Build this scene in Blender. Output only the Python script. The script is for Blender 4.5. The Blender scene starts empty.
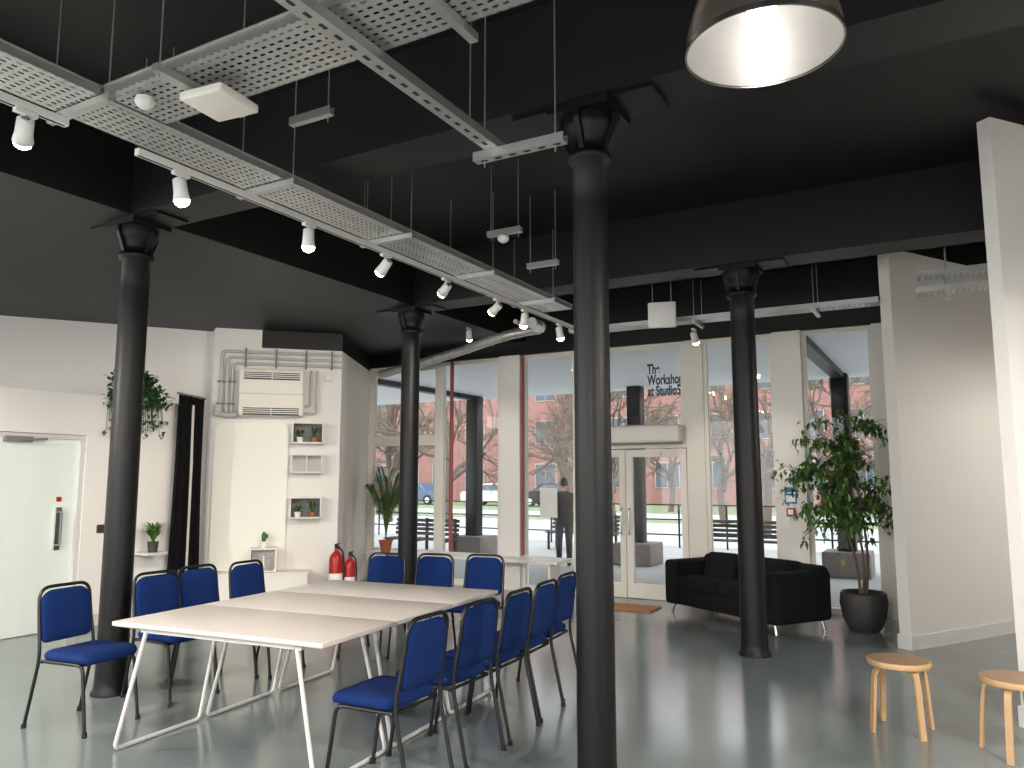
import bpy, bmesh, math, random
from math import sin, cos, pi, radians
from mathutils import Vector, Matrix
random.seed(7)
scene = bpy.context.scene
COL = scene.collection

# ---------------------------------------------------------------- materials
def mat(name, col, rough=0.6, metal=0.0, var=0.06, scale=8.0, bump=0.0, emit=None, es=0.0, spec=0.5, bscale=None):
    m = bpy.data.materials.new(name); m.use_nodes = True
    nt = m.node_tree; b = nt.nodes['Principled BSDF']
    tc = nt.nodes.new('ShaderNodeTexCoord'); nz = nt.nodes.new('ShaderNodeTexNoise')
    nz.inputs['Scale'].default_value = scale; nz.inputs['Detail'].default_value = 3
    nt.links.new(tc.outputs['Object'], nz.inputs['Vector'])
    mx = nt.nodes.new('ShaderNodeMix'); mx.data_type = 'RGBA'
    c1 = [max(0, c*(1-var)) for c in col]; c2 = [min(1, c*(1+var)) for c in col]
    mx.inputs[6].default_value = (*c1, 1); mx.inputs[7].default_value = (*c2, 1)
    nt.links.new(nz.outputs['Fac'], mx.inputs[0]); nt.links.new(mx.outputs[2], b.inputs['Base Color'])
    b.inputs['Roughness'].default_value = rough; b.inputs['Metallic'].default_value = metal
    b.inputs['Specular IOR Level'].default_value = spec
    if bump > 0:
        n2 = nt.nodes.new('ShaderNodeTexNoise'); n2.inputs['Scale'].default_value = bscale or scale*6
        nt.links.new(tc.outputs['Object'], n2.inputs['Vector'])
        bp = nt.nodes.new('ShaderNodeBump'); bp.inputs['Strength'].default_value = bump; bp.inputs['Distance'].default_value = 0.01
        nt.links.new(n2.outputs['Fac'], bp.inputs['Height']); nt.links.new(bp.outputs['Normal'], b.inputs['Normal'])
    if emit:
        b.inputs['Emission Color'].default_value = (*emit, 1); b.inputs['Emission Strength'].default_value = es
    return m

M = {}
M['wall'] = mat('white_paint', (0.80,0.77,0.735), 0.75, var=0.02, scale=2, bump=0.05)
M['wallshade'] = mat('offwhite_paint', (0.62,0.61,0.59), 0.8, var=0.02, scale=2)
M['trim'] = mat('cream_gloss', (0.80,0.76,0.69), 0.45, var=0.02)
M['black'] = mat('black_ceiling', (0.0065,0.0065,0.007), 0.5, var=0.12, scale=1.2, bump=0.05, spec=0.4)
M['iron'] = mat('black_iron_paint', (0.004,0.004,0.005), 0.45, var=0.15, scale=6, bump=0.12, bscale=30, spec=0.3)
M['galv'] = mat('galvanised_steel', (0.50,0.51,0.50), 0.38, 0.75, var=0.12, scale=20)
M['duct'] = mat('silver_duct', (0.60,0.61,0.60), 0.35, 0.7, var=0.1, scale=20)
M['whitemet'] = mat('white_enamel', (0.76,0.75,0.73), 0.4, var=0.02)
M['pipe'] = mat('grey_white_pipe', (0.52,0.52,0.50), 0.35, var=0.04)
M['blue'] = mat('blue_fabric', (0.005,0.024,0.118), 0.9, var=0.25, scale=60, bump=0.3, bscale=400, spec=0.2)
M['blacktube'] = mat('black_tube', (0.008,0.008,0.009), 0.35, var=0.1)
M['tabletop'] = mat('white_laminate', (0.68,0.62,0.58), 0.35, var=0.015, scale=3)
M['tableedge'] = mat('ply_edge', (0.42,0.30,0.20), 0.6)
M['sofa'] = mat('black_sofa_fabric', (0.007,0.007,0.009), 0.95, var=0.3, scale=10, bump=0.4, bscale=120, spec=0.2)
M['chrome'] = mat('chrome', (0.7,0.7,0.7), 0.2, 1.0)
M['birch'] = mat('birch_wood', (0.56,0.35,0.18), 0.45, var=0.15, scale=14)
M['seatwood'] = mat('walnut_seat', (0.38,0.23,0.13), 0.4, var=0.12, scale=12)
M['leaf'] = mat('leaf_green', (0.045,0.12,0.02), 0.5, var=0.6, scale=9)
M['leafl'] = mat('leaf_light', (0.11,0.21,0.035), 0.5, var=0.5, scale=9)
M['leafd'] = mat('leaf_dark', (0.018,0.06,0.016), 0.5, var=0.5, scale=12)
M['bark'] = mat('bark', (0.12,0.09,0.07), 0.85, var=0.4, scale=15)
M['twig'] = mat('winter_twigs', (0.15,0.11,0.08), 0.9, var=0.3, scale=4)
M['soil'] = mat('soil', (0.03,0.02,0.015), 0.95)
M['potgrey'] = mat('pot_charcoal', (0.04,0.037,0.037), 0.6, var=0.2)
M['terra'] = mat('terracotta', (0.42,0.13,0.06), 0.7)
M['red'] = mat('fire_red', (0.38,0.012,0.012), 0.35)
M['curtain'] = mat('black_curtain', (0.010,0.010,0.011), 1.0, var=0.2, spec=0.1)
M['cream'] = mat('cream_backdrop', (0.86,0.84,0.76), 0.8, var=0.01)
M['dark'] = mat('dark_recess', (0.03,0.03,0.03), 0.8)
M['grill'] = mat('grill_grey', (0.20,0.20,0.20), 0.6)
M['mat'] = mat('coir_mat', (0.42,0.20,0.09), 0.95, var=0.3, scale=60)
M['frost'] = mat('frosted_glass_backglow', (0.70,0.75,0.69), 0.25, var=0.01, emit=(0.90,0.95,0.86), es=0.06)  # slight glow put into the glass stands for the lit room beyond
M['paper'] = mat('paper', (0.85,0.85,0.83), 0.8)
M['bluesign'] = mat('blue_sign', (0.02,0.15,0.55), 0.5)
M['ink'] = mat('dark_vinyl', (0.03,0.03,0.034), 0.6)
M['paving'] = mat('paving', (0.31,0.30,0.29), 0.8, var=0.15, scale=2)
M['road'] = mat('road', (0.42,0.43,0.44), 0.7, var=0.1, scale=1)
M['lawn'] = mat('lawn', (0.20,0.24,0.13), 0.95, var=0.3, scale=3)
M['stone'] = mat('stone_block', (0.19,0.16,0.15), 0.85, var=0.25, scale=10, bump=0.3)
M['soffit'] = mat('canopy_white', (0.74,0.75,0.77), 0.7, var=0.03)
M['bench'] = mat('bench_wood', (0.05,0.035,0.03), 0.7, var=0.3)
M['winframe'] = mat('grey_window_frame', (0.42,0.38,0.36), 0.6)
M['winglass'] = mat('dark_window_glass', (0.06,0.07,0.09), 0.1)
M['skin'] = mat('skin', (0.55,0.33,0.24), 0.6)
M['hair'] = mat('dark_hair', (0.03,0.02,0.015), 0.7)
M['tyre'] = mat('tyre', (0.02,0.02,0.02), 0.8)
M['carblue'] = mat('car_paint_blue', (0.08,0.12,0.2), 0.3)
M['carred'] = mat('car_paint_red', (0.35,0.03,0.03), 0.25)
M['carsilver'] = mat('car_paint_silver', (0.55,0.56,0.58), 0.25)
M['redpipe'] = mat('red_post_paint', (0.30,0.06,0.05), 0.5)
M['reflector'] = mat('lamp_inner', (0.42,0.41,0.40), 0.38, 0.6, var=0.10, scale=10)
M['lampout'] = mat('lamp_outer', (0.34,0.29,0.24), 0.28, 0.9, var=.15)
M['bulb'] = mat('bulb_glow', (1,1,1), 0.5, emit=(1,0.95,0.88), es=7)
M['spotglow'] = mat('spot_glow', (1,1,1), 0.5, emit=(1,0.86,0.66), es=30)

# glass
g = bpy.data.materials.new('clear_glass'); g.use_nodes = True; nt = g.node_tree; nt.nodes.clear()
o = nt.nodes.new('ShaderNodeOutputMaterial'); mx = nt.nodes.new('ShaderNodeMixShader')
tr = nt.nodes.new('ShaderNodeBsdfTransparent'); tr.inputs[0].default_value = (0.95,0.97,0.96,1)
gl = nt.nodes.new('ShaderNodeBsdfGlossy'); gl.inputs['Roughness'].default_value = 0.02
fr = nt.nodes.new('ShaderNodeFresnel'); fr.inputs[0].default_value = 1.4
nt.links.new(fr.outputs[0], mx.inputs[0]); nt.links.new(tr.outputs[0], mx.inputs[1]); nt.links.new(gl.outputs[0], mx.inputs[2]); nt.links.new(mx.outputs[0], o.inputs[0])
M['glass'] = g

# floor
f = bpy.data.materials.new('resin_floor'); f.use_nodes = True; nt = f.node_tree; b = nt.nodes['Principled BSDF']
tc = nt.nodes.new('ShaderNodeTexCoord'); n1 = nt.nodes.new('ShaderNodeTexNoise'); n1.inputs['Scale'].default_value = 0.5; n1.inputs['Detail'].default_value = 4
n2 = nt.nodes.new('ShaderNodeTexNoise'); n2.inputs['Scale'].default_value = 1.2; n2.inputs['Detail'].default_value = 2
cr = nt.nodes.new('ShaderNodeValToRGB'); cr.color_ramp.elements[0].position = 0.3; cr.color_ramp.elements[1].position = 0.72
cr.color_ramp.elements[0].color = (0.175,0.21,0.212,1); cr.color_ramp.elements[1].color = (0.22,0.258,0.258,1)
nt.links.new(tc.outputs['Object'], n1.inputs['Vector']); nt.links.new(tc.outputs['Object'], n2.inputs['Vector'])
nt.links.new(n1.outputs['Fac'], cr.inputs[0]); nt.links.new(cr.outputs[0], b.inputs['Base Color'])
mr = nt.nodes.new('ShaderNodeMapRange'); mr.inputs['To Min'].default_value = 0.13; mr.inputs['To Max'].default_value = 0.20
nt.links.new(n2.outputs['Fac'], mr.inputs['Value']); nt.links.new(mr.outputs[0], b.inputs['Roughness'])
b.inputs['Specular IOR Level'].default_value = 1.0
M['floor'] = f

# perforated tray
p = mat('perforated_steel', (0.54,0.55,0.54), 0.38, 0.7, var=0.1, scale=10); nt = p.node_tree
tc = nt.nodes.new('ShaderNodeTexCoord'); sp = nt.nodes.new('ShaderNodeSeparateXYZ'); nt.links.new(tc.outputs['Object'], sp.inputs[0])
def mth(op, a, bb=None):
    n = nt.nodes.new('ShaderNodeMath'); n.operation = op
    for i, x in enumerate((a, bb)):
        if x is None: continue
        if isinstance(x, (int, float)): n.inputs[i].default_value = x
        else: nt.links.new(x, n.inputs[i])
    return n.outputs[0]
fx = mth('ABSOLUTE', mth('SUBTRACT', mth('FRACT', mth('MULTIPLY', sp.outputs[0], 20.0)), 0.5))
fy = mth('ABSOLUTE', mth('SUBTRACT', mth('FRACT', mth('MULTIPLY', sp.outputs[1], 25.0)), 0.5))
hole = mth('MULTIPLY', mth('LESS_THAN', fx, 0.26), mth('LESS_THAN', fy, 0.17))
al = mth('SUBTRACT', 1.0, hole); nt.links.new(al, nt.nodes['Principled BSDF'].inputs['Alpha'])
M['perf'] = p

# brick
bk = bpy.data.materials.new('red_brick'); bk.use_nodes = True; nt = bk.node_tree; b = nt.nodes['Principled BSDF']
tc = nt.nodes.new('ShaderNodeTexCoord'); mp = nt.nodes.new('ShaderNodeMapping'); mp.inputs['Rotation'].default_value = (radians(90),0,0)
bt = nt.nodes.new('ShaderNodeTexBrick'); bt.inputs['Scale'].default_value = 3.0
bt.inputs['Color1'].default_value = (0.30,0.125,0.105,1); bt.inputs['Color2'].default_value = (0.24,0.10,0.09,1); bt.inputs['Mortar'].default_value = (0.32,0.23,0.21,1)
nt.links.new(tc.outputs['Object'], mp.inputs[0]); nt.links.new(mp.outputs[0], bt.inputs['Vector']); nt.links.new(bt.outputs['Color'], b.inputs['Base Color']); b.inputs['Roughness'].default_value = 0.9
M['brick'] = bk

# clothed body
pm = bpy.data.materials.new('jacket_and_jeans'); pm.use_nodes = True; nt = pm.node_tree; b = nt.nodes['Principled BSDF']
tc = nt.nodes.new('ShaderNodeTexCoord'); sp = nt.nodes.new('ShaderNodeSeparateXYZ'); cr = nt.nodes.new('ShaderNodeValToRGB'); cr.color_ramp.interpolation = 'CONSTANT'
mr = nt.nodes.new('ShaderNodeMapRange'); mr.inputs['From Max'].default_value = 1.7
nt.links.new(tc.outputs['Object'], sp.inputs[0]); nt.links.new(sp.outputs[2], mr.inputs[0]); nt.links.new(mr.outputs[0], cr.inputs[0]); nt.links.new(cr.outputs[0], b.inputs['Base Color'])
e = cr.color_ramp.elements; e[0].color = (0.02,0.02,0.02,1); e[1].position = 0.05; e[1].color = (0.015,0.02,0.04,1)
x = e.new(0.47); x.color = (0.010,0.010,0.012,1); x = e.new(0.868); x.color = (0.55,0.33,0.24,1)
b.inputs['Roughness'].default_value = 0.85
M['clothes'] = pm

# ---------------------------------------------------------------- mesh builder
class B:
    def __init__(s, name): s.name = name; s.v = []; s.f = []; s.m = []; s.sm = []; s.mats = []; s.X = Matrix.Identity(4)
    def mi(s, k):
        if k not in s.mats: s.mats.append(k)
        return s.mats.index(k)
    def add(s, vs, fs, k, smooth=False):
        o = len(s.v); i = s.mi(k)
        for p in vs: s.v.append(s.X @ Vector(p))
        for q in fs: s.f.append([a+o for a in q]); s.m.append(i); s.sm.append(smooth)
    def box(s, c, d, k, rz=0, rx=0, ry=0):
        R = Matrix.Rotation(rz,4,'Z') @ Matrix.Rotation(ry,4,'Y') @ Matrix.Rotation(rx,4,'X'); c = Vector(c)
        vs = [c + R @ Vector((x*d[0]/2, y*d[1]/2, z*d[2]/2)) for x in (-1,1) for y in (-1,1) for z in (-1,1)]
        s.add(vs, [(0,1,3,2),(4,6,7,5),(0,4,5,1),(2,3,7,6),(0,2,6,4),(1,5,7,3)], k)
    def bb(s, x0,x1,y0,y1,z0,z1,k): s.box(((x0+x1)/2,(y0+y1)/2,(z0+z1)/2),(abs(x1-x0),abs(y1-y0),abs(z1-z0)),k)
    def rbox(s, c, d, r, k, rz=0, rx=0, ry=0, seg=3):
        bm = bmesh.new(); bmesh.ops.create_cube(bm, size=1)
        for v in bm.verts: v.co = Vector((v.co.x*d[0], v.co.y*d[1], v.co.z*d[2]))
        bmesh.ops.bevel(bm, geom=bm.edges[:], offset=r, segments=seg, affect='EDGES', profile=0.5)
        R = Matrix.Rotation(rz,4,'Z') @ Matrix.Rotation(ry,4,'Y') @ Matrix.Rotation(rx,4,'X'); c = Vector(c)
        bm.verts.index_update()
        s.add([c + R @ v.co for v in bm.verts], [[v.index for v in f.verts] for f in bm.faces], k, True); bm.free()
    def lathe(s, prof, k, c=(0,0,0), seg=24, cap=True):
        vs = []; fs = []; n = len(prof)
        for r, z in prof:
            for j in range(seg): a = 2*pi*j/seg; vs.append((c[0]+r*cos(a), c[1]+r*sin(a), c[2]+z))
        for i in range(n-1):
            for j in range(seg): fs.append((i*seg+j, i*seg+(j+1)%seg, (i+1)*seg+(j+1)%seg, (i+1)*seg+j))
        s.add(vs, fs, k, True)
        if cap:
            s.add(vs[:seg], [list(range(seg))[::-1]], k); s.add(vs[-seg:], [list(range(seg))], k)
    def tube(s, pts, r, k, seg=8, r2=None, cap=True):
        pts = [Vector(p) for p in pts]; n = len(pts); vs = []; fs = []
        t0 = (pts[1]-pts[0]).normalized(); up = Vector((0,0,1)) if abs(t0.z) < 0.9 else Vector((1,0,0))
        nrm = t0.cross(up).normalized()
        for i, p in enumerate(pts):
            t = (pts[min(i+1,n-1)]-pts[max(i-1,0)]).normalized()
            nrm = (nrm - t*nrm.dot(t)).normalized(); bn = t.cross(nrm)
            rr = r if r2 is None else r + (r2-r)*i/(n-1)
            for j in range(seg): a = 2*pi*j/seg; vs.append(p + nrm*cos(a)*rr + bn*sin(a)*rr)
        for i in range(n-1):
            for j in range(seg): fs.append((i*seg+j, i*seg+(j+1)%seg, (i+1)*seg+(j+1)%seg, (i+1)*seg+j))
        s.add(vs, fs, k, True)
        if cap: s.add(vs[:seg], [list(range(seg))[::-1]], k); s.add(vs[-seg:], [list(range(seg))], k)
    def prism(s, poly, z0, z1, k):
        n = len(poly); vs = [(x,y,z0) for x,y in poly] + [(x,y,z1) for x,y in poly]
        s.add(vs, [list(range(n))[::-1], list(range(n,2*n))] + [(i,(i+1)%n,n+(i+1)%n,n+i) for i in range(n)], k)
    def pad(s, outline, th, k, fr):
        cx = sum(p[0] for p in outline)/len(outline); cy = sum(p[1] for p in outline)/len(outline); n = len(outline); vs = []; fs = []
        rings = [(0.55,-0.5),(0.88,-0.45),(0.97,-0.28),(1.0,0),(0.97,0.28),(0.88,0.45),(0.55,0.5)]
        for sc, w in rings:
            for (a, b2) in outline: vs.append(fr(cx+(a-cx)*sc, cy+(b2-cy)*sc, w*th))
        for i in range(len(rings)-1):
            for j in range(n): fs.append((i*n+j, i*n+(j+1)%n, (i+1)*n+(j+1)%n, (i+1)*n+j))
        fs.append(list(range(n))[::-1]); fs.append([(len(rings)-1)*n+j for j in range(n)])
        s.add(vs, fs, k, True)
    def leaf(s, base, d, up, L, W, k, droop=0.25):
        base = Vector(base); d = d.normalized(); sd = d.cross(up)
        if sd.length < 1e-3: sd = Vector((1,0,0))
        sd.normalize(); nn = sd.cross(d)
        m1 = base + d*L*0.45; tip = base + d*L - nn*L*droop
        s.add([base, m1+sd*W/2+nn*0.1*W, tip, m1-sd*W/2+nn*0.1*W, m1], [(0,4,1),(4,2,1),(0,3,4),(3,2,4)], k, True)
    def mesh(s):
        me = bpy.data.meshes.new(s.name); me.from_pydata([tuple(v) for v in s.v], [], s.f)
        for k in s.mats: me.materials.append(M[k])
        me.polygons.foreach_set('material_index', s.m); me.polygons.foreach_set('use_smooth', s.sm); me.update()
        return me
    def obj(s, loc=(0,0,0), rz=0, parent=None, name=None):
        return inst(s.mesh(), name or s.name, loc, rz, parent)
def inst(me, name, loc=(0,0,0), rz=0, parent=None):
    o = bpy.data.objects.new(name, me); o.location = loc; o.rotation_euler = (0,0,rz); COL.objects.link(o)
    if parent: o.parent = parent
    return o
def fillet(pts, rad, n=5):
    pts = [Vector(p) for p in pts]; out = [pts[0]]
    for i in range(1, len(pts)-1):
        a, b2, c = pts[i-1], pts[i], pts[i+1]; d1 = (a-b2); d2 = (c-b2)
        r = min(rad, d1.length*0.49, d2.length*0.49); p0 = b2+d1.normalized()*r; p1 = b2+d2.normalized()*r
        for j in range(n+1): t = j/n; out.append(p0*(1-t)**2 + b2*2*t*(1-t) + p1*t*t)
    out.append(pts[-1]); return out
def rrect(x0,x1,y0,y1,r,n=5,rt=None):
    out = []
    for (cx,cy,s0,rr) in ((x1,y0,-pi/2,r),(x1,y1,0,rt or r),(x0,y1,pi/2,rt or r),(x0,y0,pi,r)):
        ccx = cx - rr if cx == x1 else cx + rr; ccy = cy + rr if cy == y0 else cy - rr
        for j in range(n+1): an = s0 + j*pi/2/n; out.append((ccx+rr*cos(an), ccy+rr*sin(an)))
    return out

# ---------------------------------------------------------------- room shell
WY = 10.15; ZC = 4.25; ZB = 3.65
a = B('floor'); a.bb(-13,5,-4,WY+0.12,-0.15,0,'floor'); a.obj()
a = B('ceiling'); a.bb(-5.43,5,-4,WY+0.1,ZC,ZC+0.15,'black'); a.obj()
a = B('ceiling_soffit'); a.bb(-13,-5.43,-4,WY+0.1,ZB,ZC+0.15,'black'); a.obj()
for y in (-0.1, 3.82, 7.5):
    a = B('ceiling_beam'); a.bb(-5.43,5,y-0.19,y+0.19,ZB,ZC,'black'); a.obj()

HZ = 3.45
a = B('wall_window')
a.bb(-9.6,5,WY-0.05,WY+0.2,HZ,ZC,'black')
for c, w in ((-5.68,0.36),(-1.68,0.34),(-0.45,0.5)): a.bb(c-w/2,c+w/2,WY-0.08,WY+0.2,0,HZ,'wall')
a.bb(-0.7,5,WY,WY+0.2,0,HZ,'wall'); a.bb(-9.6,-8.42,WY,WY+0.2,0,HZ,'wall')
a.obj()
def window(n, x0, x1, z0, z1, bars=(), vb=(), fw=0.07):
    a = B('window_%d' % n); y0, y1 = WY, WY+0.08
    a.bb(x0,x0+fw,y0,y1,z0,z1,'trim'); a.bb(x1-fw,x1,y0,y1,z0,z1,'trim'); a.bb(x0+fw,x1-fw,y0,y1,z1-fw,z1,'trim'); a.bb(x0+fw,x1-fw,y0,y1,z0,z0+fw*1.4,'trim')
    for z, h in bars: a.bb(x0+fw,x1-fw,y0-0.01,y1,z-h/2,z+h/2,'trim')
    for xx, w in vb: a.bb(xx-w/2,xx+w/2,y0+0.005,y1-0.005,z0+fw,z1-fw,'trim')
    a.bb(x0+fw,x1-fw,WY+0.035,WY+0.043,z0+fw,z1-fw,'glass'); return a.obj()
window(1,-8.42,-6.98,0,HZ,bars=((2.22,0.16),(0.45,0.08)),fw=0.1)
window(2,-6.98,-5.86,0,HZ,bars=((0.45,0.06),),fw=0.06)
window(3,-5.50,-4.62,0,HZ,bars=((0.45,0.06),),fw=0.05)
window(4,-4.62,-3.0,2.02,HZ,fw=0.07)
window(5,-2.76,-1.85,0,HZ,fw=0.05)
window(6,-1.51,-0.7,0,HZ,fw=0.05)
a = B('trim_post'); a.bb(-3.0,-2.76,WY-0.03,WY+0.16,0,HZ,'trim'); a.bb(-4.62,-4.58,WY-0.02,WY+0.1,0,2.02,'trim'); a.obj()
a = B('trim_red_pipe'); a.tube([(-6.72,WY-0.06,0.5),(-6.72,WY-0.06,HZ)],0.03,'redpipe'); a.tube([(-5.47,WY-0.03,0.5),(-5.47,WY-0.03,HZ)],0.02,'redpipe'); a.obj()
for n, x0, x1 in ((1,-4.58,-3.88),(2,-3.87,-3.01)):
    a = B('door_%d' % n); y0, y1 = WY+0.0, WY+0.05
    a.bb(x0,x0+0.09,y0,y1,0.01,2.0,'trim'); a.bb(x1-0.09,x1-0.01,y0,y1,0.01,2.0,'trim'); a.bb(x0+.09,x1-.09,y0,y1,1.9,2.0,'trim'); a.bb(x0+.09,x1-.09,y0,y1,0.01,0.2,'trim')
    a.bb(x0+.09,x1-.09,WY+.02,WY+.028,0.2,1.9,'glass')
    hx = x0+0.05 if n == 2 else x1-0.05
    a.tube(fillet([(hx,y0,0.85),(hx,y0-0.06,0.85),(hx,y0-0.06,1.2),(hx,y0,1.2)],0.03),0.011,'chrome')
    a.bb(x0+0.3,x0+0.5,y0-0.03,y0,1.91,1.96,'whitemet'); a.obj()
a = B('air_curtain_heater'); a.rbox((-3.65,WY-0.14,2.2),(1.25,0.25,0.24),0.04,'trim'); a.bb(-4.25,-3.05,WY-0.24,WY-0.05,2.07,2.08,'grill'); a.obj()
a = B('wall_right'); a.bb(5,5.15,-4,WY,0,ZC,'wall'); a.obj()
a = B('wall_rear')
for x0, x1 in ((-13,-9),(-5.6,-5.0),(-1.6,-1.0),(2.4,5)): a.bb(x0,x1,-4.15,-4,0,ZC,'wall')
a.bb(-13,5,-4.15,-4,3.4,ZC,'wall'); a.bb(-9,-5.6,-4.15,-4,0,0.8,'wall'); a.bb(-5,-1.6,-4.15,-4,0,0.8,'wall'); a.bb(-1,2.4,-4.15,-4,0,0.8,'wall'); a.obj()
for n, x0, x1 in ((7,-9,-5.6),(8,-5,-1.6),(9,-1,2.4)):  # unseen rear windows, added to let sky light in behind the camera
    a = B('window_%d' % n); a.bb(x0,x1,-4.09,-4.08,0.8,3.4,'glass'); a.bb((x0+x1)/2-.04,(x0+x1)/2+.04,-4.12,-4.03,.8,3.4,'trim'); a.obj()
LX = -8.3
a = B('wall_left'); a.bb(LX-0.16,LX,-4,4.15,0,2.53,'wall'); a.bb(LX-0.16,LX,5.2,6.6,0,2.53,'wall'); a.bb(LX-0.16,LX,4.15,5.2,2.08,2.53,'wall'); a.obj()
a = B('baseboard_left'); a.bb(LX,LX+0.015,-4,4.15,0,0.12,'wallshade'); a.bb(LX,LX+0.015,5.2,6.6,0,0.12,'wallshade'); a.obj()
a = B('door_3'); a.bb(LX-0.1,LX-0.06,4.2,5.15,0.01,2.03,'frost')
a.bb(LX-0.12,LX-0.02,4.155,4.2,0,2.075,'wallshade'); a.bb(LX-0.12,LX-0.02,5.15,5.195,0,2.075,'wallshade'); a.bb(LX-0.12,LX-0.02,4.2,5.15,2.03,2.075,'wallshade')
a.bb(LX-0.06,LX-0.03,4.93,4.99,0.85,1.3,'chrome'); a.tube(fillet([(LX-.05,4.96,.9),(LX+.02,4.96,.9),(LX+.02,4.96,1.25),(LX-.05,4.96,1.25)],.03),.011,'grill')
a.bb(LX-0.06,LX-0.05,4.94,4.99,1.36,1.41,'red'); a.bb(LX-0.06,LX,4.35,4.62,1.98,2.04,'grill'); a.tube([(LX,4.5,2.0),(LX+.03,4.75,2.02)],.012,'grill'); a.obj()
a = B('light_switch'); a.rbox((LX+0.012,5.42,1.05),(0.025,0.09,0.09),0.006,'dark'); a.obj()
def seg_wall(name, p, q, th, z0, z1, k, side=1):
    p = Vector((*p,0)); q = Vector((*q,0)); d = (q-p); L = d.length; d.normalize(); n = Vector((-d.y,d.x,0))*side
    a = B(name); c = (p+q)/2 + n*th/2; a.box((c.x,c.y,(z0+z1)/2),(L,th,z1-z0),k,rz=math.atan2(d.y,d.x)); return a.obj()
seg_wall('wall_diagonal',(-12.6,2.0),(-8.62,7.6),0.15,0,ZB,'wall',1)
a = B('wall_alcove')
a.prism([(-8.6,7.1),(-7.4,8.3),(-8.42,WY),(-9.6,WY),(-9.2,7.5)],0,3.4,'wall')
a.prism([(-8.6,7.1),(-8.17,7.53),(-8.7,8.4),(-9.2,7.5)],3.4,ZB,'wall')
a.prism([(-8.17,7.53),(-7.4,8.3),(-8.42,WY),(-8.7,8.4)],3.4,ZB,'black')
a.obj()
def AX(bd): bd.X = Matrix.Translation((-8.1,7.6,0)) @ Matrix.Rotation(radians(45),4,'Z'); return bd
a = AX(B('photo_backdrop')); ol = rrect(-.66,.30,.395,2.36,.02,6,rt=.13); n = len(ol)
a.add([(u,-.03,v) for u,v in ol]+[(u,-.006,v) for u,v in ol],[list(range(n)),list(range(2*n-1,n-1,-1))]+[(i,n+i,n+(i+1)%n,(i+1)%n) for i in range(n)],'cream'); a.obj()
a = AX(B('plinth_bench')); a.bb(-0.52,0.6,-0.34,-0.005,0,0.36,'wall'); a.bb(-0.54,.62,-0.36,-0.005,0.36,0.39,'trim'); a.obj()
a = AX(B('wall_air_conditioner')); a.rbox((0.06,-0.13,2.76),(0.84,0.24,0.63),0.025,'trim')
for z0 in (2.98,2.50):
    a.bb(-.3,.42,-.255,-.25,z0-0.05,z0+0.06,'dark')
    for i in range(4): a.bb(-.3,.42,-.262,-.255,z0-.03+i*.026,z0-.018+i*.026,'trim')
    a.bb(.055,.065,-.263,-.25,z0-.05,z0+.06,'trim')
a.bb(-.36,.48,-.252,-.249,2.735,2.74,'grill'); a.obj()
def fern(bd, c, r, h, n, k, lw=0.02):
    c = Vector(c)
    for i in range(n):
        az = random.uniform(0,2*pi); L = r*random.uniform(.6,1.1); H = h*random.uniform(.5,1.1); dx = Vector((cos(az),sin(az),0)); pts = []
        kk = random.choice(k) if isinstance(k, (list,tuple)) else k
        for j in range(6):
            t = j/5; pts.append(c + dx*L*t + Vector((0,0,H*(1.9*t-1.25*t*t))))
        sd = Vector((-dx.y,dx.x,0))
        for j in range(5):
            w0 = lw*(1-(j/5)**2)+0.002; w1 = lw*(1-((j+1)/5)**2)+0.002
            bd.add([pts[j]+sd*w0,pts[j]-sd*w0,pts[j+1]-sd*w1,pts[j+1]+sd*w1],[(0,1,2,3)],kk,True)
a = AX(B('wall_box_shelf'))
for z0 in (2.08, 1.68, 1.07):
    zz = 0.27 if z0 != 1.68 else 0.24
    a.bb(.34,.76,-.20,-.005,z0,z0+.02,'wall'); a.bb(.34,.76,-.20,-.005,z0+zz,z0+zz+.02,'wall'); a.bb(.34,.36,-.20,-.005,z0,z0+zz,'wall'); a.bb(.74,.76,-.20,-.005,z0,z0+zz,'wall')
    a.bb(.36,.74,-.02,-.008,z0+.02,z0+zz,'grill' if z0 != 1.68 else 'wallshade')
    if z0 == 1.68: a.bb(.54,.555,-.20,-.02,z0+.02,z0+zz,'wall')
    if z0 != 1.68:
        for xx, hh in ((.45,.15),(.64,.20)):
            a.lathe([(.035,0),(.048,.07)],'paper' if xx < .5 else 'terra',(xx,-.12,z0+.02),14)
            fern(a,(xx,-.125,z0+.085),.10,hh,26,('leaf','leafl','leafd'),.009)
            fern(a,(xx,-.14,z0+.085),.11,.02,12,('leaf','leafl'),.009)
a.obj()
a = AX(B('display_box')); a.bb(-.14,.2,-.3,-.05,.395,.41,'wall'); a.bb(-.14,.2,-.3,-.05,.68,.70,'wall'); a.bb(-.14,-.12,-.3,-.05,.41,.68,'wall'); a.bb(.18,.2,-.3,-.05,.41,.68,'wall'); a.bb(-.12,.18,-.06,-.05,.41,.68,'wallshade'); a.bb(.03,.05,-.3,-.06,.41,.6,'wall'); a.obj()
a = AX(B('potted_cactus')); a.lathe([(.03,0),(.04,.08)],'paper',(.03,-.18,.70)); a.lathe([(.022,.08),(.03,.12),(.03,.17),(.015,.2),(.002,.205)],'leaf',(.03,-.18,.70),12)
a.lathe([(.012,.1),(.014,.14),(.002,.17)],'leaf',(.07,-.18,.72),8); a.obj()
a = AX(B('conduit_pipes'))
for i, z in enumerate((3.33,3.25,3.17)):
    a.tube(fillet([(-.60+.07*i,-.035,2.43),(-.60+.07*i,-.035,z),(.985,-.035,z)],.07),.022,'pipe')
a.tube(fillet([(-.66,-.06,2.48),(-.50,-.10,2.45),(-.37,-.12,2.46)],.03),.035,'pipe')
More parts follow.
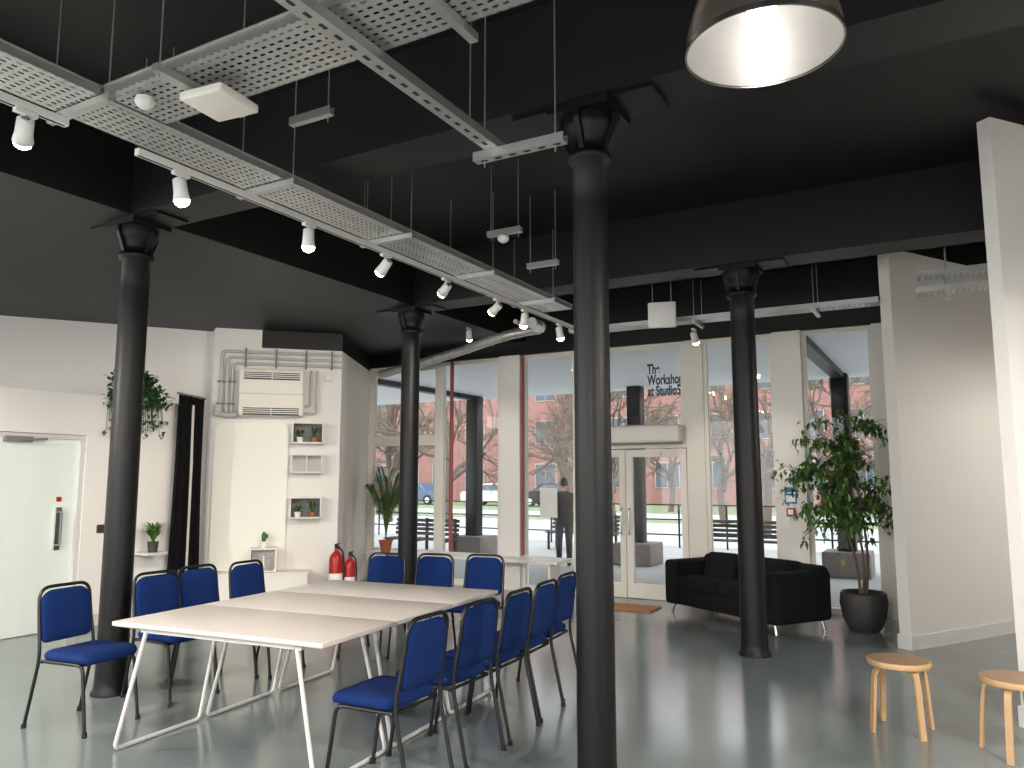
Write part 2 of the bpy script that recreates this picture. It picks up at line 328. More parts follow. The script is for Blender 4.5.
a.tube(fillet([(.50,-.06,2.6),(.58,-.06,2.6),(.58,-.06,3.1)],.04),.016,'pipe'); a.tube(fillet([(.50,-.06,2.5),(.66,-.06,2.5),(.66,-.06,3.1)],.04),.016,'pipe')
for x in (-.3,.1,.5,.85): a.bb(x-.012,x+.012,-.065,-.005,3.12,3.38,'grill')
for z in (2.6,2.9): a.bb(-.65,-.42,-.065,-.005,z,z+.02,'grill')
a.rbox((-.62,-.05,2.52),(.08,.08,.12),.01,'pipe'); a.rbox((.8,-.05,3.0),(.10,.07,.1),.01,'whitemet'); a.obj()
a = B('silver_duct')
path = fillet([(-4.15,7.9,3.42),(-4.18,8.25,3.42),(-5.0,8.8,3.5),(-6.2,9.35,3.42),(-7.75,9.6,3.24)],.5,8)
a.tube(path,.065,'duct',16)
for i in range(2,len(path)-2,3):
    d = (path[i+1]-path[i]).normalized(); a.tube([path[i]-d*.012,path[i]+d*.012],.072,'galv',16)
a.tube(fillet([(-4.4,7.95,3.47),(-4.43,8.35,3.47),(-5.1,9.0,3.52),(-6.3,9.55,3.46),(-7.75,9.78,3.34)],.5,8),.028,'pipe')
a.obj()
a = B('black_curtain'); n = 80; vs = []; fs = []; NZ = 22
P = Vector((-8.13,6.2,0)); Q = Vector((-8.42,6.84,0)); D = Q-P; N = Vector((D.y,-D.x,0)).normalized()
ph = [random.uniform(0,6) for _ in range(3)]
for iz in range(NZ):
    h = iz/(NZ-1); z = 0.03 + 2.6*h; fl = .90+0.28*(1-h)**2.2
    for i in range(n+1):
        t = i/n
        q = P + D*(t-.5)*fl + D*(.5+.10*(1-h)**2) - N*(0.03*sin(t*2*pi*4.3+ph[0]+0.9*sin(h*2.5))*(1.1-.5*h) + .014*sin(t*2*pi*9.7+ph[1]+1.5*h) + .05*(1-h)**3)
        vs.append((q.x,q.y,z))
for iz in range(NZ-1):
    for i in range(n): fs.append((iz*(n+1)+i,iz*(n+1)+i+1,(iz+1)*(n+1)+i+1,(iz+1)*(n+1)+i))
a.add(vs,fs,'curtain',True); a.tube([P+Vector((0,0,2.64)),Q+Vector((0,0,2.64))],.015,'grill'); a.obj()

def partition(name, p, d, L, th, z1):
    d = Vector((*d,0)).normalized(); q = Vector((*p,0)) + d*L; n = Vector((d.y,-d.x,0)); ang = math.atan2(d.y,d.x)
    c = (Vector((*p,0))+q)/2 + n*th/2
    a = B(name); a.box((c.x,c.y,z1/2),(L,th,z1),'wall',rz=ang); a.obj()
    a = B(name.replace('wall','baseboard')); a.box((c.x,c.y,0.065),(L+.03,th+.03,0.13),'whitemet',rz=ang); a.obj()
partition('wall_partition_far',(-0.49,8.47),(0.52,0.85),1.9,0.12,3.9)
partition('wall_partition_near',(0.33,6.22),(0.62,0.78),3.0,0.10,4.13)

# ---------------------------------------------------------------- columns
def column(x, y, r):
    a = B('iron_column')
    a.lathe([(r*1.22,0),(r*1.22,.02),(r*1.08,.04),(r*1.03,.1),(r*1.0,.2),(r*.95,3.1),(r*.94,3.34),(r*1.15,3.35),(r*1.2,3.37),(r*1.15,3.39),(r*.98,3.40),(r*.98,3.45),(r*1.15,3.50),(r*1.35,3.53),(r*1.4,3.56),(r*1.4,3.60)],'iron',seg=32)
    a.box((0,0,3.625),(.36,.34,.05),'iron')
    for k in range(4):
        an = k*pi/2; c, s2 = cos(an), sin(an); t = .014; L = .18
        vs = []
        for w in (-t,t):
            for rr, z in ((r*.9,3.39),(r*1.1,3.40),(L,3.55),(L,3.60),(r*.9,3.60)): vs.append((rr*c-w*s2, rr*s2+w*c, z))
        a.add(vs,[(0,1,2,3,4),(9,8,7,6,5)]+[(i,(i+1)%5,5+(i+1)%5,5+i) for i in range(5)],'iron')
    for sx in (-1,1): a.box((sx*.30,0,3.64),(.24,.28,.014),'iron')
    a.obj((x,y,0))
for x, y, r in ((-5.6,3.82,.112),(-1.64,3.82,.100),(-5.6,7.5,.115),(-1.64,7.5,.120)): column(x,y,r)

# ---------------------------------------------------------------- furniture
a = B('dining_chair')
w = .205
a.tube(fillet([(-w,-.30,0.01),(-w,-.20,.45),(-w+.01,-.245,.70),(-w+.015,-.265,.885),(w-.015,-.265,.885),(w-.01,-.245,.70),(w,-.20,.45),(w,-.30,0.01)],.085,6),.0115,'blacktube',10)
for sx in (-1,1):
    a.tube(fillet([(sx*w,.235,0.01),(sx*w*.97,.175,.425),(sx*w*.97,-.19,.425)],.05),.0115,'blacktube',10)
    a.lathe([(.016,0),(.016,.03)],'blacktube',(sx*w,-.30,0),10); a.lathe([(.016,0),(.016,.03)],'blacktube',(sx*w,.235,0),10)
a.tube([(-w*.97,.15,.42),(w*.97,.15,.42)],.01,'blacktube'); a.tube([(-w,-.18,.42),(w,-.18,.42)],.01,'blacktube')
a.pad(rrect(-.215,.215,-.19,.225,.06),.07,'blue',lambda u,v,w2:(u,v,.462+w2-.25*max(0,v-.17)))
a.pad(rrect(-.188,.188,.53,.865,.04,rt=.09),.05,'blue',lambda u,v,w2:(u,-.238-(v-.7)*.11+w2,v))
chair = a.mesh()
RC = [(-2.70,3.45,92),(-2.70,3.99,90),(-2.72,4.48,93),(-2.76,4.95,94),(-2.83,5.43,95)]
LC = [(-5.05,3.28,-82),(-5.12,4.00,-90),(-5.2,4.45,-88),(-5.12,4.90,-86)]
FC = [(-4.72,5.80,190),(-4.29,5.97,186),(-3.84,6.14,186)]
for x, y, r in RC+LC+FC: inst(chair,'dining_chair',(x,y,0),radians(r))
a = B('meeting_table')
a.rbox((0,0,.737),(1.56,.712,.026),.004,'tabletop',seg=2); a.box((0,0,.7225),(1.53,.69,.006),'tableedge')
a.bb(-.6,.6,-.30,-.27,.69,.72,'whitemet'); a.bb(-.6,.6,.27,.30,.69,.72,'whitemet')
for sx in (-1,1):
    a.tube(fillet([(sx*.56,-.29,.71),(sx*.735,-.325,.013),(sx*.735,.325,.013),(sx*.56,.29,.71)],.04),.0125,'whitemet',10)
    a.bb(sx*.56-.015,sx*.56+.015,-.30,.30,.69,.72,'whitemet')
tm = a.mesh(); t5 = radians(5)
for k in (-1,0,1): inst(tm,'meeting_table',(-3.76-sin(t5)*.716*k,4.15+cos(t5)*.716*k,0),t5)

a = B('two_seat_sofa'); L = 1.78; Dp = .84
for sx in (-1,1):
    a.rbox((sx*(L/2-.11),0,.37),(.22,Dp,.52),.05,'sofa',seg=4)
    for yy in (-.34,.34): a.tube([(sx*(L/2-.1),yy,.13),(sx*(L/2-.07),yy*1.04,0.005)],.018,'chrome',10)
a.rbox((0,Dp/2-.12,.39),(L-.02,.24,.58),.07,'sofa',seg=4)
a.rbox((0,-.05,.22),(L-.4,Dp-.12,.2),.03,'sofa')
for sx in (-1,1):
    a.rbox((sx*.335,-.10,.37),(.665,.64,.17),.05,'sofa',seg=4)
    a.rbox((sx*.335,.22,.53),(.64,.2,.36),.08,'sofa',rx=radians(-12),seg=4)
a.rbox((-.35,.02,.56),(.42,.14,.36),.06,'sofa',rx=radians(-28),rz=radians(14),seg=4)
a.rbox((.45,.02,.54),(.40,.14,.34),.06,'sofa',rx=radians(-30),rz=radians(-12),seg=4)
fr_ = Vector((-1.60,8.36)); u1 = Vector((-.84,.543)); bk_ = Vector((.543,.84)); cc = fr_ + u1*L/2 + bk_*Dp/2
a.obj((cc.x,cc.y,0),math.atan2(-u1.y,-u1.x))

a = B('round_stool'); a.lathe([(.17,.405),(.188,.407),(.19,.41),(.19,.438),(.187,.442),(.0,.442)],'birch',seg=40,cap=False); a.lathe([(.0,.405),(.17,.405)],'birch',seg=40,cap=False)
a.lathe([(.182,.4425),(.0,.4435)],'seatwood',seg=40,cap=False)
for k in range(4):
    an = k*pi/2+.35; c, s2 = cos(an), sin(an); pts = [(.05,.392),(.115,.392),(.155,.385),(.172,.36),(.180,.30),(.205,0.0)]
    pts = fillet([(p[0]*c,p[0]*s2,p[1]) for p in pts],.02,3); vs = []
    for q in pts:
        for dw, dt in ((-.018,-.010),(.018,-.010),(.018,.010),(-.018,.010)):
            q2 = Vector(q); rad = Vector((c,s2,0)); tan = Vector((-s2,c,0)); h = q2.z
            nrm = rad if h < .33 else (Vector((0,0,1)) if h > .385 else (rad+Vector((0,0,1))).normalized())
            vs.append(q2 + tan*dw + nrm*dt)
    n = len(pts); fs = []
    for i in range(n-1):
        for j in range(4): fs.append((i*4+j,i*4+(j+1)%4,(i+1)*4+(j+1)%4,(i+1)*4+j))
    fs += [(3,2,1,0),(4*n-4,4*n-3,4*n-2,4*n-1)]; a.add(vs,fs,'birch')
st = a.mesh(); inst(st,'round_stool',(-.35,5.76,0),.3); inst(st,'round_stool',(.28,5.58,0),.9)

a = B('door_mat'); a.rbox((-3.6,9.4,.01),(.75,.45,.02),.005,'mat'); a.obj()
a = B('window_bench_shelf'); a.bb(-8.05,-4.70,9.66,10.06,.44,.48,'whitemet')
for x in (-7.6,-6.8,-5.9,-4.85): a.bb(x-.02,x+.02,9.72,10.02,0,.44,'whitemet')
a.obj()
a = B('window_poster'); a.bb(-5.2,-4.92,WY-.012,WY-.008+.0,1.05,1.47,'paper'); a.obj()
a = B('fire_call_point'); a.rbox((-1.7,WY-.11,1.2),(.10,.05,.10),.008,'red'); a.bb(-1.73,-1.67,WY-.137,WY-.135,1.17,1.23,'paper'); a.obj()
a = B('fire_action_sign'); a.bb(-1.77,-1.63,WY-.09,WY-.08,1.3,1.5,'bluesign'); a.bb(-1.755,-1.645,WY-.093,WY-.09,1.32,1.40,'paper'); a.bb(-1.755,-1.645,WY-.093,WY-.09,1.42,1.44,'paper'); a.obj()
tx = bpy.data.curves.new('window_lettering','FONT'); tx.body = 'The\nWorkshop\nat Studio5'; tx.size = .19; tx.space_line = .80; tx.extrude = .001; tx.offset = .006; tx.materials.append(M['ink'])
to = bpy.data.objects.new('window_lettering',tx); to.location = (-3.54,WY+.02,3.04); to.rotation_euler = (radians(90),0,0); to.scale = (.60,1,1); COL.objects.link(to)
def exting(x,y,s):
    a = B('fire_extinguisher'); a.lathe([(.06,0),(.075,.01),(.078,.05),(.078,.40),(.07,.45),(.035,.49),(.022,.5),(.022,.53)],'red',seg=20)
    a.lathe([(.079,.2),(.079,.28)],'paper',seg=20,cap=False); a.bb(-.015,.015,-.02,.09,.53,.545,'dark'); a.bb(-.015,.015,-.02,.1,.56,.572,'dark'); a.bb(-.015,.015,-.02,.02,.53,.57,'dark')
    a.tube(fillet([(0,.02,.54),(.06,.05,.5),(.09,.02,.35),(.085,0,.15)],.05),.01,'dark'); o = a.obj((x,y,0),.4); o.scale = (s*.9,s*.9,s)
exting(-7.16,8.02,1.3); exting(-7.05,8.17,1.1)

# ---------------------------------------------------------------- plants
def rv(): return Vector((random.gauss(0,1),random.gauss(0,1),random.gauss(0,1)))
a = B('potted_fig_tree')
a.lathe([(.13,0),(.16,.02),(.215,.14),(.24,.29),(.23,.39),(.215,.41),(.2,.39),(.19,.36),(0.0,.36)],'potgrey',seg=32,cap=False); a.lathe([(0,.0),(.13,0)],'potgrey',cap=False); a.lathe([(.19,.365),(0,.37)],'soil',cap=False)
trunks = [[(0,0,.36),(.03,.0,.7),(-.02,.03,1.1),(-.12,0,1.5),(-.17,0,1.95)],[(.03,.02,.36),(.07,.0,.8),(.03,-.03,1.3),(-.03,-.05,1.75),(-.05,0,2.15)],[(-.02,-.02,.36),(-.05,-.05,.8),(-.2,-.05,1.25),(-.4,-.05,1.65)]]
tips = []
for t in trunks:
    a.tube(fillet(t,.2,4),.016,'bark',8,r2=.006)
    tips += [Vector(p) for p in t[2:]]
for i in range(95):
    b0 = random.choice(tips); d = rv().normalized(); d.z = abs(d.z)*.5+.05; L = random.uniform(.2,.5); p1 = b0+d*L*.5; p2 = b0+d*L+Vector((0,0,-.03)); p3 = p2+Vector((d.x,d.y,-1.1)).normalized()*random.uniform(.08,.30)
    pts = fillet([b0,p1,p2,p3],.1,3); a.tube(pts,.004,'bark',4,r2=.0015,cap=False)
    for q in pts[2:]:
        for k in range(4):
            dd = rv().normalized(); dd.z = -abs(dd.z)*.8; a.leaf(Vector(q)+rv()*.03,dd,Vector((0,0,1)),random.uniform(.07,.11),random.uniform(.03,.045),random.choice(['leaf','leaf','leafl','leafl','leafd']))
a.obj((-.86,9.22,0))
a = B('potted_palm')
a.lathe([(.07,0),(.10,.16),(.11,.165),(.11,.19),(.095,.19),(.09,.16),(0,.16)],'terra',cap=False); a.lathe([(0,.0),(.07,0)],'terra',cap=False)
for i in range(26):
    az = i*2.4; L = random.uniform(.12,.38); H = random.uniform(.65,1.22); dx = Vector((cos(az)*.9,sin(az)*.7,0)); pts = []
    for j in range(9): t = j/8; pts.append(Vector((0,0,.16))+dx*L*t**1.4+Vector((0,0,H*(1.55*t-.6*t*t))))
    a.tube(pts,.006,'leafl',4,r2=.002,cap=False)
    for j in range(3,9):
        for sg in (-1,1):
            for off in (0,.25,.5,.75):
                q = pts[j] if j == 8 else pts[j].lerp(pts[j+1],off); sd = Vector((-dx.y,dx.x,0)).normalized()*sg; a.leaf(q,(sd*.8+dx*.7+Vector((0,0,.1))),Vector((0,0,1)),.16,.02,random.choice(['leaf','leafl','leafl']),.45)
a.obj((-7.60,9.62,.48))
a = B('trailing_ivy_plant'); a.lathe([(.07,0),(.09,.14)],'potgrey')
for i in range(40):
    az = random.uniform(-2.0,2.0); r0 = random.uniform(.1,.36); Z = random.uniform(.0,.5); d = Vector((cos(az)*.6,sin(az),0))
    pts = fillet([Vector((0,0,.13)),d*r0*.6+Vector((0,0,.32)),d*r0+Vector((.1,0,.05)),d*r0*1.1+Vector((.14,0,-Z))],.12,4); a.tube(pts,.003,'leafd',4,cap=False)
    for q in pts:
        for k in range(3): a.leaf(Vector(q)+rv()*.03,rv(),Vector((0,0,1)),.07,.05,random.choice(['leaf','leafd']))
a.obj((LX-.08,5.76,2.53))
a = B('potted_fern'); a.lathe([(.05,0),(.065,.12)],'potgrey'); fern(a,(0,0,.12),.17,.28,70,('leaf','leafl'),.012); a.bb(-.19,.10,-.13,.13,-.03,-.002,'wallshade'); a.obj((LX+.2,5.95,.76))

# ---------------------------------------------------------------- ceiling services
def tray(name, p, L, wd, ang, z, rods=4.245, h=.05, step=1.25, ph=.3):
    a = B(name)
    a.add([(0,-wd/2,0),(L,-wd/2,0),(L,wd/2,0),(0,wd/2,0)],[(0,1,2,3)],'perf')
    for s in (-1,1): a.bb(0,L,s*wd/2-.002,s*wd/2+.002,0,h,'galv'); a.bb(0,L,s*wd/2-.012,s*wd/2+.002,h-.004,h,'galv')
    x = ph
    while rods and x < L:
        a.bb(x-.02,x+.02,-wd/2-.08,wd/2+.08,-.045,-.006,'galv')
        for s in (-1,1): a.tube([(x,s*(wd/2+.055),-.06),(x,s*(wd/2+.055),rods-z)],.004,'galv',6,cap=False)
        x += step
    for c in range(4):
        yy = -wd/2+.05+c*(wd-.1)/3; a.tube([(0,yy,.012),(L*.5,yy+.01,.012),(L,yy,.012)],.008,'dark' if c%2 else 'whitemet',6,cap=False)
    a.obj((p[0],p[1],z),ang)
tray('cable_tray',(-3.76,0.6),7.2,.36,pi/2,3.50,ph=.35)
tray('cable_tray',(-3.56,2.38),4.0,.36,0,3.50,ph=.5,step=1.4)
tray('cable_tray',(-3.9,8.5),3.4,.22,0,3.36)
tray('cable_tray',(-.15,8.0),1.0,.22,0,3.30,ph=.25)
tray('cable_tray',(-.15,8.3),1.0,.22,0,3.52,ph=.25)
def strut(p, L, ang, z, w=.06, k='galv', rods=(), holes=True):
    a = B('metal_strut')
    a.bb(0,L,-w/2,w/2,-.01,0,k); a.bb(0,L,-w/2,-w/2+.003,0,.04,k); a.bb(0,L,w/2-.003,w/2,0,.04,k)
    x = .06
    while x < L-.05 and holes: a.bb(x-.02,x+.02,-.009,.009,-.012,-.0101,'dark'); x += .09
    for x in rods: a.tube([(x,0,-.05),(x,0,ZC-.005-z)],.004,'galv',6,cap=False)
    a.obj((p[0],p[1],z),ang)
strut((-2.1,.6),3.05,pi/2,3.43,w=.085,rods=(.5,1.3,2.7))
strut((-2.22,3.55),.56,0,3.38,rods=(.06,.50))
for (x,y,z) in ((-3.3,3.2,3.7),(-3.25,5.4,3.62),(-3.3,6.2,3.55),(-4.25,5.0,3.62),(-4.3,2.9,3.72)): strut((x,y),.32,0,z,w=.04,rods=(.03,.29),holes=False)
def track(y0,y1):
    a = B('lighting_track'); a.bb(-.018,.018,0,y1-y0,-.018,.018,'whitemet'); a.bb(-.008,.008,0.01,y1-y0-.01,-.0195,-.018,'dark')
    for yy in (.25,(y1-y0)*.36,(y1-y0)*.62,y1-y0-.7): a.tube([(0,yy,.018),(0,yy,.15)],.003,'galv',6,cap=False)
    a.obj((-3.6,y0,3.3))
track(2.42,7.9); track(.4,2.05)
def spot(x,y,z,tgt,power,ang=80):
    a = B('track_spotlight'); d = (Vector(tgt)-Vector((x,y,z-.1))).normalized(); q = d.to_track_quat('-Z','Y').to_matrix().to_4x4()
    a.bb(-.015,.015,-.05,.05,-.04,-.02,'whitemet'); a.tube([(0,0,-.03),(0,0,-.09)],.008,'whitemet')
    a.X = Matrix.Translation((0,0,-.10)) @ q
    a.lathe([(.018,.05),(.036,.04),(.038,-.03),(.045,-.075),(.043,-.075),(.036,-.055),(0,-.055)],'whitemet',seg=20,cap=False); a.lathe([(.042,-.074),(.036,-.095),(.02,-.108),(.0,-.112)],'spotglow',seg=16,cap=False)
    o = a.obj((x,y,z))
    l = bpy.data.lights.new('spot_lamp','SPOT'); l.energy = power; l.spot_size = radians(ang); l.spot_blend = .8; l.color = (1,.91,.80); l.shadow_soft_size = .05
    lo = bpy.data.objects.new('spot_lamp',l); lo.parent = o; lo.location = Vector((0,0,-.10))+d*.13; lo.rotation_euler = d.to_track_quat('-Z','Y').to_euler(); COL.objects.link(lo)
for y, tg in ((2.69,(-3.7,3.4,0)),(3.68,(-3.9,4.0,0)),(4.49,(-7.2,5.6,.8)),(5.30,(-7.7,7.6,1.2)),(6.15,(-7.7,7.8,1.2)),(6.7,(-4.6,7.6,0)),(7.5,(-3.5,8.5,0)),(1.86,(-6.5,3.2,.8))):
    spot(-3.6,y,3.3,tg,75 if tg[0] < -6 else 28)
spot(-2.4,8.5,3.30,(-2.2,10.0,1.0),30); spot(-5.4,8.5,3.6,(-6.2,10.0,1.0),30)
a = B('emergency_light'); a.rbox((0,0,0),(.26,.26,.045),.012,'trim'); a.obj((-2.98,2.42,3.415),.1)
a = B('smoke_detector'); a.lathe([(.045,.03),(.05,.01),(.04,-.01),(.02,-.025),(0,-.027)],'whitemet',cap=False); me = a.mesh(); inst(me,'smoke_detector',(-3.38,2.30,3.455)); inst(me,'smoke_detector',(-3.1,5.4,3.57))
a = B('exit_sign_box'); a.rbox((0,0,0),(.30,.06,.28),.012,'whitemet'); a.tube([(-.1,0,.14),(-.1,0,ZC-3.385)],.005,'galv'); a.tube([(.1,0,.14),(.1,0,ZC-3.385)],.005,'galv'); a.obj((-2.62,8.05,3.38),.25)
def pendant(bulbk):
    a = B('pendant_and_fill_lamp'); R = .218
    outer = [(R,0),(R*1.0,.015),(R*.97,.06),(R*.88,.13),(R*.72,.19),(R*.5,.235),(.075,.26),(.075,.34),(.06,.40),(.02,.42)]
    inner = [(R*.995,.002),(R*.955,.06),(R*.86,.125),(R*.70,.182),(R*.48,.225),(.06,.25),(0,.25)]
    a.lathe(outer,'lampout',seg=48,cap=False); a.lathe(inner,'reflector',seg=48,cap=False); a.lathe([(R*1.01,-.006),(R*.985,-.006)],'chrome',seg=48,cap=False); a.lathe([(R*1.01,-.006),(R*1.01,.01)],'chrome',seg=48,cap=False)
    a.lathe([(0,.045),(.03,.053),(.045,.085),(.04,.14),(.025,.19),(.025,.25)],bulbk,seg=20,cap=False)
    a.tube([(0,0,.42),(0,0,ZC-.005-2.83)],.006,'dark',6); return a.mesh()
pen = pendant('bulb')
for (x,y,e) in ((-.39,2.18,.2),(-.6,-1.6,280),(-4.4,-.9,280),(2.4,1.0,280),(-6.9,1.0,240),(1.5,3.6,140),(2.7,8.9,85)):  # first pendant hangs in view; the rest are added unseen for fill light
    o = inst(pen,'pendant_and_fill_lamp',(x,y,2.83))
    l = bpy.data.lights.new('pendant_and_fill_bulb','POINT'); l.color = (1,.94,.86); l.shadow_soft_size = .05
    lo = bpy.data.objects.new('pendant_and_fill_bulb',l); lo.parent = o; lo.location = (0,0,.01); COL.objects.link(lo)
    l.energy = e

# ---------------------------------------------------------------- exterior
GZ = -.12
a = B('ground_paving'); a.bb(-40,30,WY+.21,20,GZ-.1,GZ,'paving'); a.obj()
a = B('ground_road'); a.bb(-70,50,20,30,GZ-.1,GZ-.01,'road'); a.bb(-70,50,33,38,GZ-.1,GZ-.01,'road'); a.obj()
a = B('ground_lawn'); a.bb(-70,50,30,33,GZ-.1,GZ,'lawn'); a.bb(-70,50,38,60,GZ-.1,GZ,'lawn'); a.obj()
a = B('canopy_soffit'); a.bb(-30,15,WY+.2,15.9,3.52,3.7,'soffit')
for x in (-9.55,-1.64): a.bb(x-.1,x+.1,WY+.2,15.1,3.42,3.52,'iron')
a.obj()
for x in (-13.5,-9.55,-5.6,-1.64,2.3):
    a = B('arcade_column'); a.rbox((0,0,1.82),(.30,.30,3.64),.03,'iron',seg=2)
    a.rbox((0,0,.22),(.8,.8,.44),.03,'stone'); a.obj((x,15.3,GZ))
def pbench(x,y,L=1.7,rz=0):
    a = B('park_bench')
    for i in range(4): a.box((0,-.15+i*.11,.42),(L,.09,.03),'bench')
    for i in range(4): a.box((0,.25+i*.012,.52+i*.095),(L,.025,.07),'bench')
    for sx in (-1,0,1):
        a.bb(sx*(L/2-.1)-.025,sx*(L/2-.1)+.025,-.2,-.15,0,.41,'iron'); a.bb(sx*(L/2-.1)-.025,sx*(L/2-.1)+.025,.24,.29,0,.86,'iron'); a.bb(sx*(L/2-.1)-.02,sx*(L/2-.1)+.02,-.2,.25,.37,.41,'iron')
    a.obj((x,y,GZ),rz)
pbench(-3.8,16.9,1.9); pbench(-10.2,14.1,1.7); pbench(-7.9,17.6,1.8)
a = B('quay_railing')
for i in range(40): a.tube([(-30+i*1.2,19.4,GZ),(-30+i*1.2,19.4,.95)],.025,'iron',6)
for z in (.2,.58,.95): a.tube([(-30,19.4,z),(17,19.4,z)],.02,'iron',6)
a.obj()
a = B('brick_building'); a.bb(-75,45,50,60,GZ,13,'brick')
for fl in range(4):
    for i in range(40):
        x = -74+i*3; z = 1.0+fl*3.1
        a.bb(x,x+1.7,49.93,50,z,z+1.7,'winframe'); a.bb(x+.06,x+.82,49.9,49.93,z+.06,z+1.64,'winglass'); a.bb(x+.88,x+1.64,49.9,49.93,z+.06,z+1.64,'winglass')
a.obj()
def btree(seed,h):
    random.seed(seed); a = B('bare_tree')
    def br(p,d,L,r,dep):
        q1 = p + d*L*.5 + rv()*L*.05; q2 = p + d*L; a.tube([p,q1,q2],r,'bark' if dep < 3 else 'twig',6 if dep < 2 else 3,r2=r*.62,cap=False)
        if dep >= 5: return
        for k in range(3 if dep > 0 else 5):
            nd = (d + rv()*.48 + Vector((0,0,.06))).normalized(); br(p+d*L*random.uniform(.5,1.0),nd,L*random.uniform(.62,.82),max(r*.58,.012),dep+1)
    br(Vector((0,0,0)),Vector((0,0,1)),h*.28,.17,0); return a.mesh()
tms = [btree(3,9),btree(11,8.5)]
random.seed(5)
for i, (x,y) in enumerate(((-24,31.5),(-20,25.5),(-16,24),(-14.5,31),(-12,27),(-9,22.5),(-7.5,30),(-5,25),(-2.3,23.5),(-.5,29.5),(1,22.5),(4,26),(-28,27),(7,31),(-12.8,40),(-20,42),(-4,41))):
    inst(tms[i%2],'bare_tree',(x,y,GZ),i*1.3)
def car(x,y,k,rz=0):
    a = B('parked_car'); prof = [(-2.1,.3),(-2.15,.75),(-2.0,.9),(-1.5,.95),(-.95,1.4),(.6,1.45),(1.2,.98),(1.95,.85),(2.15,.6),(2.1,.3)]
    n = len(prof); vs = []
    for sy in (-1,1):
        for (u,v) in prof: vs.append((u, sy*(.85 if v < 1.1 else .66), v))
    a.add(vs,[list(range(n)),list(range(2*n-1,n-1,-1))]+[(i,n+i,n+(i+1)%n,(i+1)%n) for i in range(n)],k)
    for sy in (-1,1):
        a.add([(-1.3,sy*.865,1.0),(-.9,sy*.70,1.34),(.5,sy*.70,1.38),(1.0,sy*.865,1.0)],[(0,1,2,3)],'winglass')
        for wx in (-1.35,1.35):
            R0 = Matrix.Translation((wx,sy*.78,.33)) @ Matrix.Rotation(pi/2,4,'X'); a.X = R0; a.lathe([(.33,-.1),(.33,.1)],'tyre',seg=18); a.lathe([(.18,-.11),(.18,.11)],'chrome',seg=12); a.X = Matrix.Identity(4)
    a.obj((x,y,GZ),rz)
car(-32,44,'carblue'); car(-26,44.2,'carsilver'); car(-21.5,44,'tyre',pi)

# person outside
per = bpy.data.objects.new('person',None); per.location = (-6.72,14.15,GZ); per.rotation_euler = (0,0,radians(35)); COL.objects.link(per)
def skin(name, verts, edges, rads, k, root=0, sub=2):
    me = bpy.data.meshes.new(name); me.from_pydata(verts,edges,[]); o = bpy.data.objects.new(name,me); COL.objects.link(o); o.parent = per
    me.materials.append(M[k]); md = o.modifiers.new('skin','SKIN'); md.use_smooth_shade = True
    if not me.skin_vertices:
        bm = bmesh.new(); bm.from_mesh(me); bm.verts.layers.skin.verify(); bm.to_mesh(me); bm.free()
    for i, r in enumerate(rads): me.skin_vertices[0].data[i].radius = r if isinstance(r,tuple) else (r,r)
    me.skin_vertices[0].data[root].use_root = True
    s = o.modifiers.new('sub','SUBSURF'); s.levels = sub; s.render_levels = sub; return o
V = [(0,0,.95),(0,0,1.08),(0,.0,1.25),(0,-.01,1.38),(0,-.01,1.46),(0,.01,1.53)]
E = [(0,1),(1,2),(2,3),(3,4),(4,5)]; Rr = [(.19,.14),(.18,.14),(.20,.145),(.165,.115),(.065,.065),(.055,.055)]
for s in (-1,1):
    b0 = len(V); V += [(s*.19,-.01,1.37),(s*.27,-.04,1.12),(s*.21,.13,.98),(s*.185,.2,.975)]; E += [(3,b0),(b0,b0+1),(b0+1,b0+2),(b0+2,b0+3)]; Rr += [.085,.07,.052,.042]
    b0 = len(V); V += [(s*.09,0,.86),(s*.10,.03,.48),(s*.105,-.01,.10),(s*.11,.06,.045),(s*.115,.16,.035)]; E += [(0,b0),(b0,b0+1),(b0+1,b0+2),(b0+2,b0+3),(b0+3,b0+4)]; Rr += [.11,.075,.058,.045,.035]
skin('clothed_body',V,E,Rr,'clothes')
for s in (-1,1):
    V = [(s*.185,.19,.975),(s*.18,.235,.97),(s*.178,.275,.965)]; E = [(0,1),(1,2)]; Rr = [(.022,.026),(.02,.034),(.016,.036)]
    for k, L in enumerate((.055,.065,.07,.06)):
        zz = .965+.03-.02*k; b0 = len(V); V += [(s*.177,.285,zz),(s*.172,.285+L*.5,zz-.006),(s*.155,.285+L*.85,zz-.014)]; E += [(2,b0),(b0,b0+1),(b0+1,b0+2)]; Rr += [.009,.008,.007]
    b0 = len(V); V += [(s*.16,.235,.995),(s*.15,.265,1.012)]; E += [(1,b0),(b0,b0+1)]; Rr += [.011,.009]
    skin('hand',V,E,Rr,'skin',sub=1)
a = B('head')
vs = []; fs = []; ns, nr = 24, 18
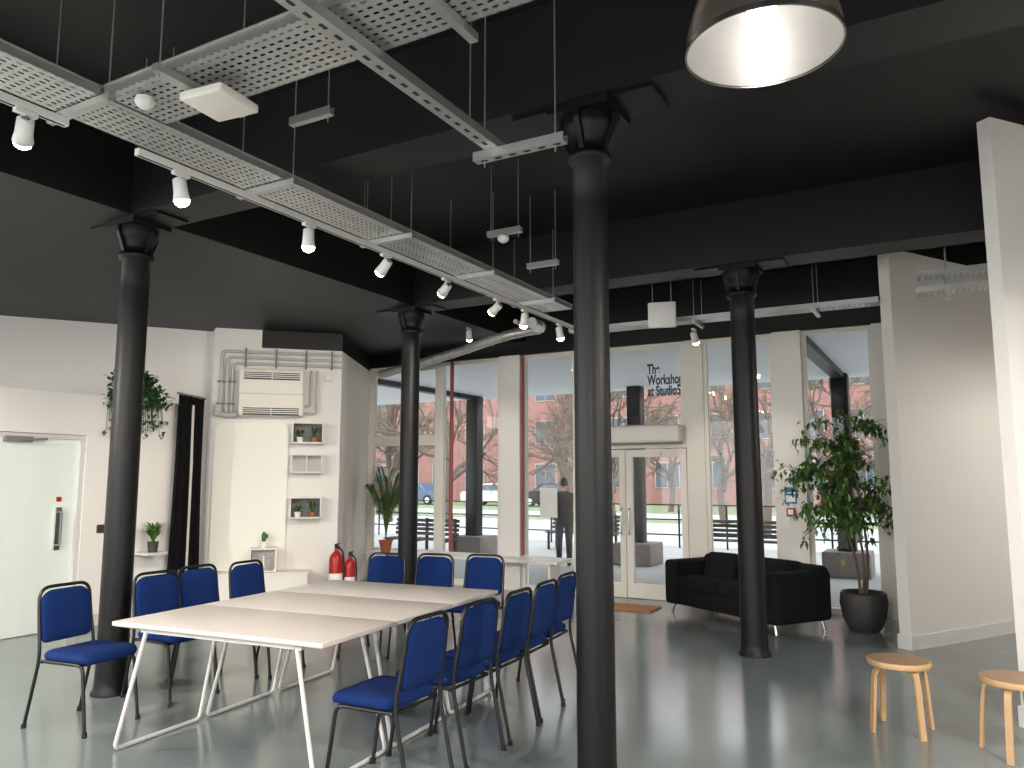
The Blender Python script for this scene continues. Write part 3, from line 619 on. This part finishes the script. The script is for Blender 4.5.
for i in range(nr+1):
    ph = pi*i/nr
    for j in range(ns):
        th = 2*pi*j/ns; x = .075*sin(ph)*cos(th); y = .095*sin(ph)*sin(th); z = .118*cos(ph)
        if z < -.02: x *= 1-.25*(-z-.02)/.1; y = y*(1-.12*(-z-.02)/.1)+.01
        f_ = max(0,sin(th))**12 * sin(ph)
        if -.035 < z < .012: y += .022*f_*(1-abs(z+.012)/.024 if abs(z+.012) < .024 else 0)
        vs.append((x,y+.02,z+1.625))
for i in range(nr):
    for j in range(ns): fs.append((i*ns+j,(i+1)*ns+j,(i+1)*ns+(j+1)%ns,i*ns+(j+1)%ns))
a.add(vs,fs,'skin',True)
for s in (-1,1): a.rbox((s*.076,.015,1.62),(.014,.035,.06),.006,'skin'); a.rbox((s*.03,.108,1.635),(.025,.01,.012),.004,'dark')
a.rbox((0,.108,1.565),(.045,.008,.01),.003,'carred'); a.obj(parent=per)
a = B('hair'); vs = []; fs = []
for i in range(13):
    ph = pi*.62*i/12
    for j in range(ns):
        th = 2*pi*j/ns; front = max(0,sin(th)); p2 = ph*(1-.42*front**.7); vs.append((.084*sin(p2)*cos(th), .106*sin(p2)*sin(th)+.014, .128*cos(p2)+1.628))
for i in range(12):
    for j in range(ns): fs.append((i*ns+j,(i+1)*ns+j,(i+1)*ns+(j+1)%ns,i*ns+(j+1)%ns))
a.add(vs,fs,'hair',True); a.obj(parent=per)

# ---------------------------------------------------------------- world, camera
w = bpy.data.worlds.new('overcast_sky'); scene.world = w; w.use_nodes = True; nt = w.node_tree; bg = nt.nodes['Background']
tc = nt.nodes.new('ShaderNodeTexCoord'); sp = nt.nodes.new('ShaderNodeSeparateXYZ'); cr = nt.nodes.new('ShaderNodeValToRGB')
cr.color_ramp.elements[0].color = (.92,.94,.97,1); cr.color_ramp.elements[1].color = (.80,.87,.95,1)
nt.links.new(tc.outputs['Generated'],sp.inputs[0]); nt.links.new(sp.outputs[2],cr.inputs[0]); nt.links.new(cr.outputs[0],bg.inputs['Color']); bg.inputs['Strength'].default_value = 2.7
cam = bpy.data.cameras.new('camera'); cam.sensor_width = 36; cam.lens = 774/1024*36; cam.clip_end = 300
co = bpy.data.objects.new('camera',cam); co.location = (0,0,1.6); co.rotation_euler = (radians(97.0),0,radians(29.2)); COL.objects.link(co); scene.camera = co
scene.view_settings.view_transform = 'Standard'
scene.view_settings.exposure = 0.75
